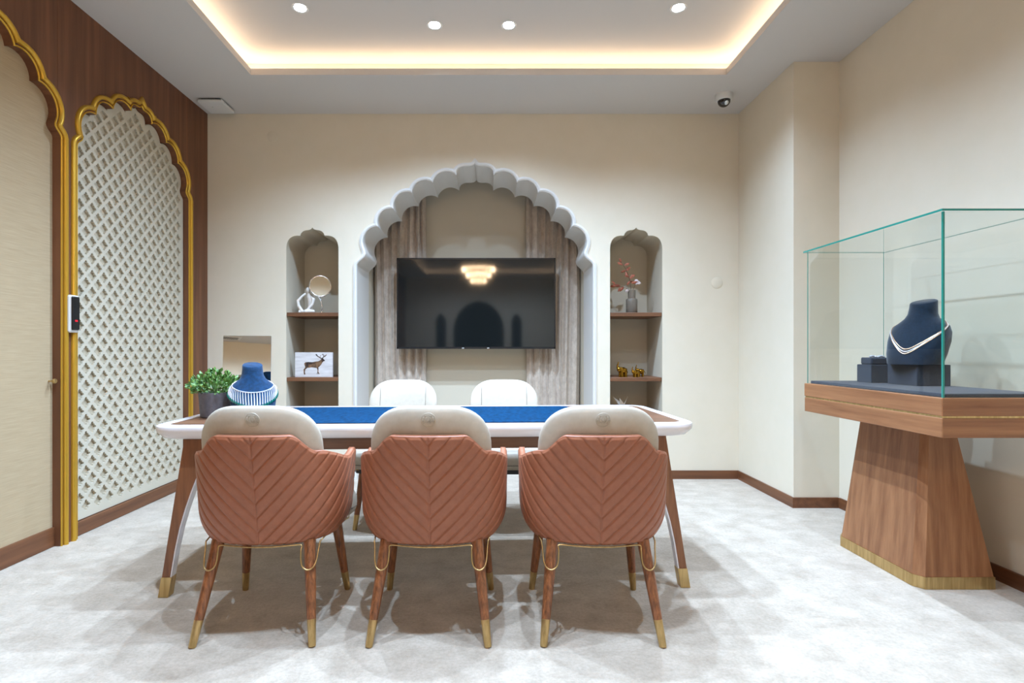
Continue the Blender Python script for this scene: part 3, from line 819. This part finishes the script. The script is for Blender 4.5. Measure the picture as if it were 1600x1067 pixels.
for k in range(31):
    a = math.radians(-100+200*k/30); z0 = .178-.058*max(0, math.cos(a*.6))**2.2
    ln_ = .030+.028*max(0, math.cos(a*.75))
    A_ = bust_r(z0, a, .003); B_ = bust_r(z0-ln_*.5, a*1.0, .0035); D_ = bust_r(max(.03, z0-ln_), a*1.0, .004)
    G().tube([A_, B_, D_], [.0016, .0024, .0030], 4).build('baguette_ray', M_diam, p)
    e = bust_r(max(.025, z0-ln_-.006), a*1.0, .005)
    G().sphere(e, .0060, 6, 4, (1, 1, 1.35)).build('green_drop', M_emer, p)

# standing mirror
p = thing('table_mirror', 'tall frameless mirror leaning back behind the blue bust', 'mirror', (-1.325, 2.92, TZ), math.radians(16))
mt = Matrix.Rotation(math.radians(-6.5), 4, 'X')
G().bbox(-.122, .122, 0, .006, .004, .405, .002).move(mt).build('backing', M_pot, p)
G().box(-.1215, .1215, -.002, 0, .0045, .4045).move(mt).build('mirror_pane', M_mirror, p)
G().box(-.03, .03, .0, .006, 0, .30).move(Matrix.Translation((0, .135, 0)) @ Matrix.Rotation(math.radians(18), 4, 'X')).build('stand', M_camw, p)

# ------------------------------------------------------------------ glass display case
CX0, CX1, CY0, CY1 = 1.743, 2.205, 2.074, 2.984
case = thing('display_case', 'walnut display case with glass box on a tapered plinth', 'display case', ((CX0+CX1)/2, (CY0+CY1)/2, 0))
ox, oy = case.location.x, case.location.y
x0, x1, y0, y1 = CX0-ox, CX1-ox, CY0-oy, CY1-oy
G().bbox(x0, x1, y0, y1, .820, .890, .002).build('top_board', M_case, case)
G().box(x0+.004, x1-.004, y0+.004, y1-.004, .812, .820).build('brass_inlay', M_brass, case)
G().bbox(x0+.001, x1-.001, y0+.001, y1-.001, .736, .812, .002).build('lower_board', M_case, case)
G().box(x0+.002, x1-.002, y0-.001, y0+.002, .822, .888).build('end_veneer', M_casex, case)
G().box(x0+.003, x1-.003, y0, y0+.003, .738, .810).build('end_veneer', M_casex, case)
G().bbox(x0+.022, x1-.02, y0+.022, y1-.022, .890, .905, .003).build('felt_bed', M_felt, case)
# tapered plinth: chamfered at the corner facing the room
def plin(xa, xb, ya, yb, ch_, z): return [(xa-ox, ya+ch_*1.3-oy, z), (xa+ch_-ox, ya-oy, z), (xb-ox, ya-oy, z), (xb-ox, yb-oy, z), (xa+ch_-ox, yb-oy, z), (xa-ox, yb-ch_*1.3-oy, z)]
G().loft([plin(1.925, 2.262, 2.415, 2.985, .03, .055), plin(1.985, 2.118, 2.455, 2.90, .02, .736)], True, True).build('plinth', M_plinth, case)
G().loft([plin(1.921, 2.266, 2.411, 2.989, .03, 0.001), plin(1.921, 2.266, 2.411, 2.989, .03, .055)], True, True).build('brass_base', M_brass, case)
# glass panes: each a thin real slab with a green edge strip
ZG0, ZG1, gt = .905, 1.612, .010
gx0, gx1, gy0, gy1 = x0+.010, x1-.030, y0+.008, y1-.012
def pane(xa, xb, ya, yb, za, zb):
    return G().box(xa, xb, ya, yb, za, zb).build('glass_pane', M_glass, case)
pane(gx0+gt, gx1-gt, gy0, gy0+.002, ZG0-.015, ZG1)
pane(gx0, gx0+.002, gy0+gt, gy1-gt, ZG0-.015, ZG1)
pane(gx0+gt, gx1-gt, gy1-.002, gy1, ZG0-.015, ZG1)
pane(gx1-.002, gx1, gy0+gt, gy1-gt, ZG0-.015, ZG1)
tp = pane(gx0-.012, gx1+.012, gy0-.012, gy1+.012, ZG1, ZG1+.002)
def edge(xa, xb, ya, yb, za, zb): G().box(xa, xb, ya, yb, za, zb).build('glass_edge', M_gedge, case)
edge(gx0, gx0+.007, gy0, gy0+.007, ZG0-.015, ZG1)
edge(gx0, gx0+.003, gy1-.003, gy1, ZG0-.015, ZG1); edge(gx1-.002, gx1, gy1-.002, gy1, ZG0, ZG1); edge(gx1-.006, gx1, gy0, gy0+.006, ZG0, ZG1)
a, b, c_, d = gx0-.014, gx1+.014, gy0-.014, gy1+.014
edge(a, b, c_, c_+.002, ZG1, ZG1+.008); edge(a, a+.002, c_+.002, d, ZG1, ZG1+.008); edge(a, b, d, d+.002, ZG1, ZG1+.006); edge(b-.002, b, c_, d, ZG1, ZG1+.004)
# contents
FZ = .905
o = tag(G().bbox(2.005, 2.165, 2.525, 2.715, FZ, FZ+.10, .003).build('display_riser', M_felt), 'dark felt riser block under the bust in the glass case', 'riser', 'felt riser blocks')
o = tag(G().bbox(1.960, 2.085, 2.765, 2.875, FZ, FZ+.093, .003).build('display_riser', M_felt), 'smaller dark felt riser block under the ring cushion in the glass case', 'riser', 'felt riser blocks')
p = thing('jewellery_cushion', 'small dark cushion with a silver piece in the glass case', 'cushion', (2.022, 2.82, FZ+.0935))
G().bbox(-.052, .052, -.042, .042, 0, .036, .006).build('pad', M_felt, p)
g = G()
for k in range(9): g.sphere((-.036+.009*k, -.012+.004*math.sin(k), .041+.002*math.sin(k*1.3)), .0065, 7, 5)
tag(g.build('bracelet', M_diam, None, 180), 'silver jewelled bracelet on the small dark cushion', 'bracelet').location = (2.022, 2.82, FZ+.094)
bb = thing('jewellery_bust', 'dark petrol necklace bust inside the glass case', 'bust', (2.085, 2.615, FZ+.1005), math.radians(-66))
bust(bb, M_petrol, 1.22)
nk = thing('necklace', 'rose gold two-strand necklace on the dark bust in the case', 'necklace', (2.085, 2.615, FZ+.1005), math.radians(-66))
for dz, lf in ((0, .002), (.010, .003), (.018, .002)):
    pts = []
    for k in range(49):
        a = math.radians(-140+280*k/48); cc = max(0, math.cos(a*.64)); z = .182-(.122+dz)*cc**1.6
        pts.append(bust_r(z, a*(1-.55*cc), lf)*1.22)
    G().tube(pts, .0026, 6).build('strand', M_rose if dz != .010 else M_diam, nk, 180)

# ------------------------------------------------------------------ things in the niches
def at(px, py, Y): return Vector(((px-HX)*Y/F, Y, HC+(HY-py)*Y/F))
Z1, Z2 = 1.383, .842
# abstract seated sculpture
Y = 4.60; kk = Y/F
def T(cx, cy): return Vector(((440+cx/5.34-482)*kk, 0, (488-(420+cy/5.34))*kk))
p = thing('abstract_sculpture', 'white abstract seated thinker figurine beside the round mirror', 'figurine', ((482-HX)*kk, Y, Z1))
g = G()
def limb(pts, r): g.tube([Vector((T(a, b).x, yy, max(T(a, b).z, .012))) for a, b, yy in pts], r, 10)
limb([(222, 150, -.01), (226, 172, -.01), (222, 195, -.006)], [.010, .018, .010])
g.sphere(Vector((T(224, 170).x, -.01, T(224, 170).z)), .021, 12, 10, (.85, .9, 1.25))
limb([(228, 195, 0), (235, 225, .005), (240, 262, .01), (236, 310, .012), (230, 345, .012)], [.014, .028, .026, .020, .022])
limb([(205, 198, -.012), (175, 225, -.02), (145, 262, -.025), (150, 300, -.025), (180, 350, -.02)], [.010, .011, .014, .014, .015])
limb([(250, 225, -.005), (272, 245, -.015), (262, 290, -.02), (225, 335, -.028), (195, 350, -.03)], [.012, .015, .012, .011, .011])
limb([(180, 352, -.02), (215, 350, -.035), (250, 346, -.03), (276, 346, -.01)], [.014, .014, .015, .014])
limb([(150, 354, -.03), (185, 352, -.01), (230, 350, .01)], [.013, .014, .016])
o = g.build('body', M_stat, p, 180)
rm = o.modifiers.new('remesh', 'REMESH'); rm.mode = 'VOXEL'; rm.voxel_size = .004; rm.use_smooth_shade = True
smo = o.modifiers.new('smooth', 'SMOOTH'); smo.iterations = 4
# round mirror on gooseneck
p = thing('vanity_mirror', 'round silver mirror on a curved stem in the left niche', 'mirror', ((504-HX)*kk, Y-.02, Z1))
def T2(cx, cy): return Vector(((440+cx/5.34-504)*kk, 0, max(.004, (488.5-(420+cy/5.34))*kk)))
G().lathe([(.028, 0), (.028, .004), (.006, .007), (.005, .02)], n=20).build('base', M_chrome, p, 40)
G().tube([T2(342, 362), T2(344, 310), T2(338, 270), T2(318, 235), T2(285, 212), T2(262, 198), T2(250, 180), T2(247, 165)], .0042, 8).build('stem', M_chrome, p, 180)
cm = T2(329, 140); rr_ = .087
R1 = Matrix.Translation(cm) @ Matrix.Rotation(math.radians(16), 4, 'Z') @ Matrix.Rotation(PI/2, 4, 'X')
g = G().tube([(rr_*math.cos(q*PI/20), rr_*math.sin(q*PI/20), 0) for q in range(40)], .005, 8, True).move(R1); g.build('frame', M_chrome, p, 180)
g = G().lathe([(rr_, -.003), (rr_, .003), (.001, .0032)], n=40).move(R1); g.build('mirror_pane', M_mirror, p, 30)
# deer picture
Y = 4.515; kk = Y/F
p = thing('deer_picture', 'whitewashed wooden block printed with a standing stag', 'picture', ((490.3-HX)*kk, Y, Z2))
def D(cx, cy): return Vector(((cx-687)/19.4*kk, (905-cy)/19.4*kk))
G().bbox(-29.5*kk, 29.5*kk, 0, .022, 0.0005, 38.7*kk, .002).build('board', M_pic, p)
body = [(400, 480), (440, 452), (520, 445), (640, 452), (740, 432), (830, 420), (880, 392), (925, 345), (880, 330), (870, 318), (930, 325), (965, 330), (985, 360), (1025, 395), (1015, 418), (985, 418), (950, 455), (920, 510), (860, 580), (822, 612), (830, 640), (825, 740), (860, 810), (835, 810), (812, 775), (795, 810), (778, 810), (800, 755), (803, 690), (780, 622), (620, 600), (540, 615), (500, 615), (435, 665), (418, 740), (432, 822), (388, 822), (380, 670), (432, 600), (404, 530)]
g = G().flat([D(*q) for q in body], [], -.0012, 0, lambda u, v, t: (u, t, v))
def strip(P, w_):
    for a, b in zip(P, P[1:]):
        a, b = D(*a), D(*b); n_ = Vector((-(b-a).y, (b-a).x)).normalized()*w_*kk/19.4/2
        g.add([(q.x, -.0012, q.y) for q in (a-n_, b-n_, b+n_, a+n_)], [(0, 1, 2, 3)])
strip([(930, 340), (870, 305), (800, 265), (745, 212)], 22); strip([(868, 303), (905, 240)], 16); strip([(805, 265), (770, 205)], 14)
strip([(945, 335), (990, 285), (1050, 255), (1068, 215)], 24); strip([(992, 283), (965, 200)], 18); strip([(985, 235), (940, 205)], 14); strip([(1015, 272), (1010, 225)], 14)
g.build('stag_print', M_deer, p)
# vase with dried leaves
Y = 4.60; kk = Y/F
p = thing('ribbed_vase', 'smoky ribbed glass vase with dried red leaves', 'vase', ((987-HX)*kk, Y, Z1))
G().lathe([(.044, 0), (.047, .004), (.047, .118), (.043, .124), (.031, .128), (.031, .198), (.028, .198), (.028, .13), (.04, .12), (.043, .115), (.043, .008), (.001, .007)], n=72, fl=.018, nf=24).build('vessel', M_vase, p, 50)
def V(cx, cy, yy=0): return Vector(((940+cx/4.264-987)*kk, yy, (487.5-(390+cy/4.264))*kk))
G().tube([V(200, 400), V(198, 300), V(190, 200), V(165, 125), V(130, 75)], .0022, 5).build('stem', M_stem, p)
G().tube([V(205, 400, .01), V(200, 270, 0), V(160, 250, -.02), (V(85, 225, -.03))], .0018, 5).build('stem', M_stem, p)
G().tube([V(198, 400, -.01), V(208, 260, 0), V(232, 205, -.01)], .0018, 5).build('stem', M_stem, p)
rnd = random.Random(11)
def leaf(c_, ang, l, m, wd=.42):
    d = Vector((math.cos(ang), rnd.uniform(-.35, .35), math.sin(ang))).normalized(); s_ = d.cross(Vector((rnd.uniform(-.4, .4), -1, rnd.uniform(-.4, .4)))).normalized(); n_ = d.cross(s_)
    P = []
    for t, w_, h in ((0, .05, 0), (.25, .8, .006), (.5, 1, .008), (.78, .7, .004), (1, .03, -.006)):
        for q in (-1, 0, 1): P.append(c_+d*l*t+s_*q*w_*wd*l*.5+n_*(h*(0 if q else -.8)))
    Fc = []
    for i in range(4):
        for j in range(2): Fc.append((i*3+j, i*3+j+1, i*3+j+4, i*3+j+3))
    mesh('leaf', P, Fc, m, p, 180)
for cx, cy, a, l in ((140, 95, 150, .040), (150, 95, 20, .038), (132, 78, 110, .034), (160, 130, 200, .036), (165, 130, 40, .044), (158, 140, 280, .030), (182, 175, 160, .036), (185, 180, 30, .046), (190, 200, 230, .034), (192, 200, -20, .040), (196, 215, 10, .044), (150, 235, 230, .044), (130, 232, 170, .046), (105, 228, 190, .046), (120, 240, 250, .034), (90, 225, 140, .034), (190, 190, 70, .036)):
    leaf(V(cx, cy, rnd.uniform(-.02, .015)), math.radians(a), l*1.35, M_dry)
for cx, cy, a in ((215, 205, 20), (228, 208, -15), (180, 262, 200), (225, 225, 60)):
    leaf(V(cx, cy, -.012), math.radians(a), .042, M_dryp, .7)
# golden elephants
def elephant(px, Y, s_, rz, lb):
    p = thing('elephant_figurine', lb, 'figurine', ((px-HX)*Y/F, Y, Z2), rz, 'golden elephants on the niche shelf')
    g = G()
    g.tube([Vector(q)*s_ for q in ((.034, 0, .046), (.030, 0, .052), (.010, 0, .056), (-.012, 0, .056), (-.022, 0, .055))], [r*s_ for r in (.012, .024, .028, .026, .014)], 14)
    g.build('body', M_elep, p, 180)
    g = G().sphere(Vector((-.030, 0, .066))*s_, .022*s_, 14, 10, (1, .85, 1.05)); g.build('head', M_elep, p, 180)
    G().tube([Vector(q)*s_ for q in ((-.040, 0, .062), (-.047, 0, .078), (-.046, 0, .098), (-.040, 0, .118), (-.039, 0, .128))], [r*s_ for r in (.012, .009, .007, .005, .004)], 10).build('trunk', M_elep, p, 180)
    for sy in (-1, 1):
        G().sphere(Vector((-.020, sy*.020, .068))*s_, .017*s_, 12, 8, (.85, .3, 1.1)).build('ear', M_elep, p, 180)
        for x in (-.014, .024):
            G().tube([Vector((x, sy*.013, .052))*s_, Vector((x, sy*.014, .02))*s_, Vector((x, sy*.014, 0.0005/s_))*s_], [.013*s_, .0115*s_, .0125*s_], 12).build('leg', M_elep, p, 60)
    G().tube([Vector(q)*s_ for q in ((.042, 0, .056), (.050, 0, .046), (.052, 0, .032))], [.003*s_, .002*s_, .0025*s_], 6).build('tail', M_elep, p, 180)
elephant(972.5, 4.53, 1.0, math.radians(18), 'largest golden elephant with raised trunk in the right niche')
elephant(993, 4.505, .70, math.radians(20), 'small golden elephant in front of its twin on the shelf')
elephant(1000.5, 4.60, .80, math.radians(-10), 'golden elephant half hidden behind the smallest one')
# white folded-paper style bird low in the right niche
Y = 4.62
o = tag(G().bbox(NR-NHW+.003, NR+NHW-.003, YB+.006, YB+WT-.002, NZB+.0, NZB+.03, .003).build('shelf', M_shelf), 'bottom wooden shelf in the right niche behind the table', 'shelf', 'niche shelves')
o = tag(G().bbox(NL-NHW+.003, NL+NHW-.003, YB+.006, YB+WT-.002, NZB+.0, NZB+.03, .003).build('shelf', M_shelf), 'bottom wooden shelf in the left niche behind the table', 'shelf', 'niche shelves')
p = thing('bird_figurine', 'white folded bird figurine low in the right niche', 'figurine', ((971-HX)*Y/F, Y, NZB+.031), math.radians(15))
g = G()
def tet(a, b, c_, d): g.add([a, b, c_, d], [(0, 2, 1), (0, 1, 3), (1, 2, 3), (2, 0, 3)])
tet((-.035, 0, .13), (.035, -.014, .125), (.035, .014, .125), (0, 0, .165)); g.build('body', M_stat, p)
for sy in (-1, 1):
    g = G(); tet((-.02, sy*.006, .150), (.028, sy*.006, .150), (.0, sy*.012, .165), (-.05*1, sy*.06, .215)); g.build('wing', M_stat, p)
g = G(); tet((.02, -.006, .145), (.02, .006, .145), (.032, 0, .150), (.062, 0, .220)); g.build('tail', M_stat, p)
g = G(); tet((-.02, -.006, .145), (-.02, .006, .145), (-.03, 0, .150), (-.072, 0, .19)); g.build('neck', M_stat, p)
G().lathe([(.035, 0), (.035, .006), (.006, .010), (.004, .14)], n=16).build('stand', M_stat, p, 40)

# ------------------------------------------------------------------ behind the camera (seen in reflections)
p = thing('chandelier', 'warm tiered crystal chandelier reflected in the television', 'chandelier', (-.25, -1.5, ZU))
G().lathe([(.10, 0), (.10, -.02), (.03, -.035), (.012, -.04), (.012, -.38)], n=24).build('canopy', M_brass, p, 40)
for r, z in ((.34, -.38), (.25, -.50), (.15, -.62)):
    G().tube([(r*math.cos(k_*PI/20), r*math.sin(k_*PI/20), z) for k_ in range(40)], .010, 6, True).build('tier_ring', M_brass, p, 180)
    g = G(); n_ = int(r*110)
    for k_ in range(n_):
        a = 2*PI*k_/n_; g.loft([[(r*math.cos(a)+.012*math.cos(q*PI/2+a)*w_, r*math.sin(a)+.012*math.sin(q*PI/2+a)*w_, z-.008-h) for q in range(4)] for w_, h in ((.2, 0), (1, .03), (1, .06), (.1, .10))], True, True)
    o = g.build('crystal_drops', M_cryst, p); o['kind'] = 'stuff'
    G().tube([(-r, 0, z), (0, 0, z+.03), (r, 0, z)], .004, 6).build('arm', M_brass, p)
p = thing('air_vent', 'white slotted ceiling air vent behind the camera', 'vent', (-.75, -4.68, ZC))
G().bbox(-.3, .3, -.12, .12, -.012, 0, .003).build('frame', M_camw, p)
for k_ in range(2): G().box(-.25, .25, -.07+.09*k_, -.02+.09*k_, -.014, -.011).build('slot', M_black, p)
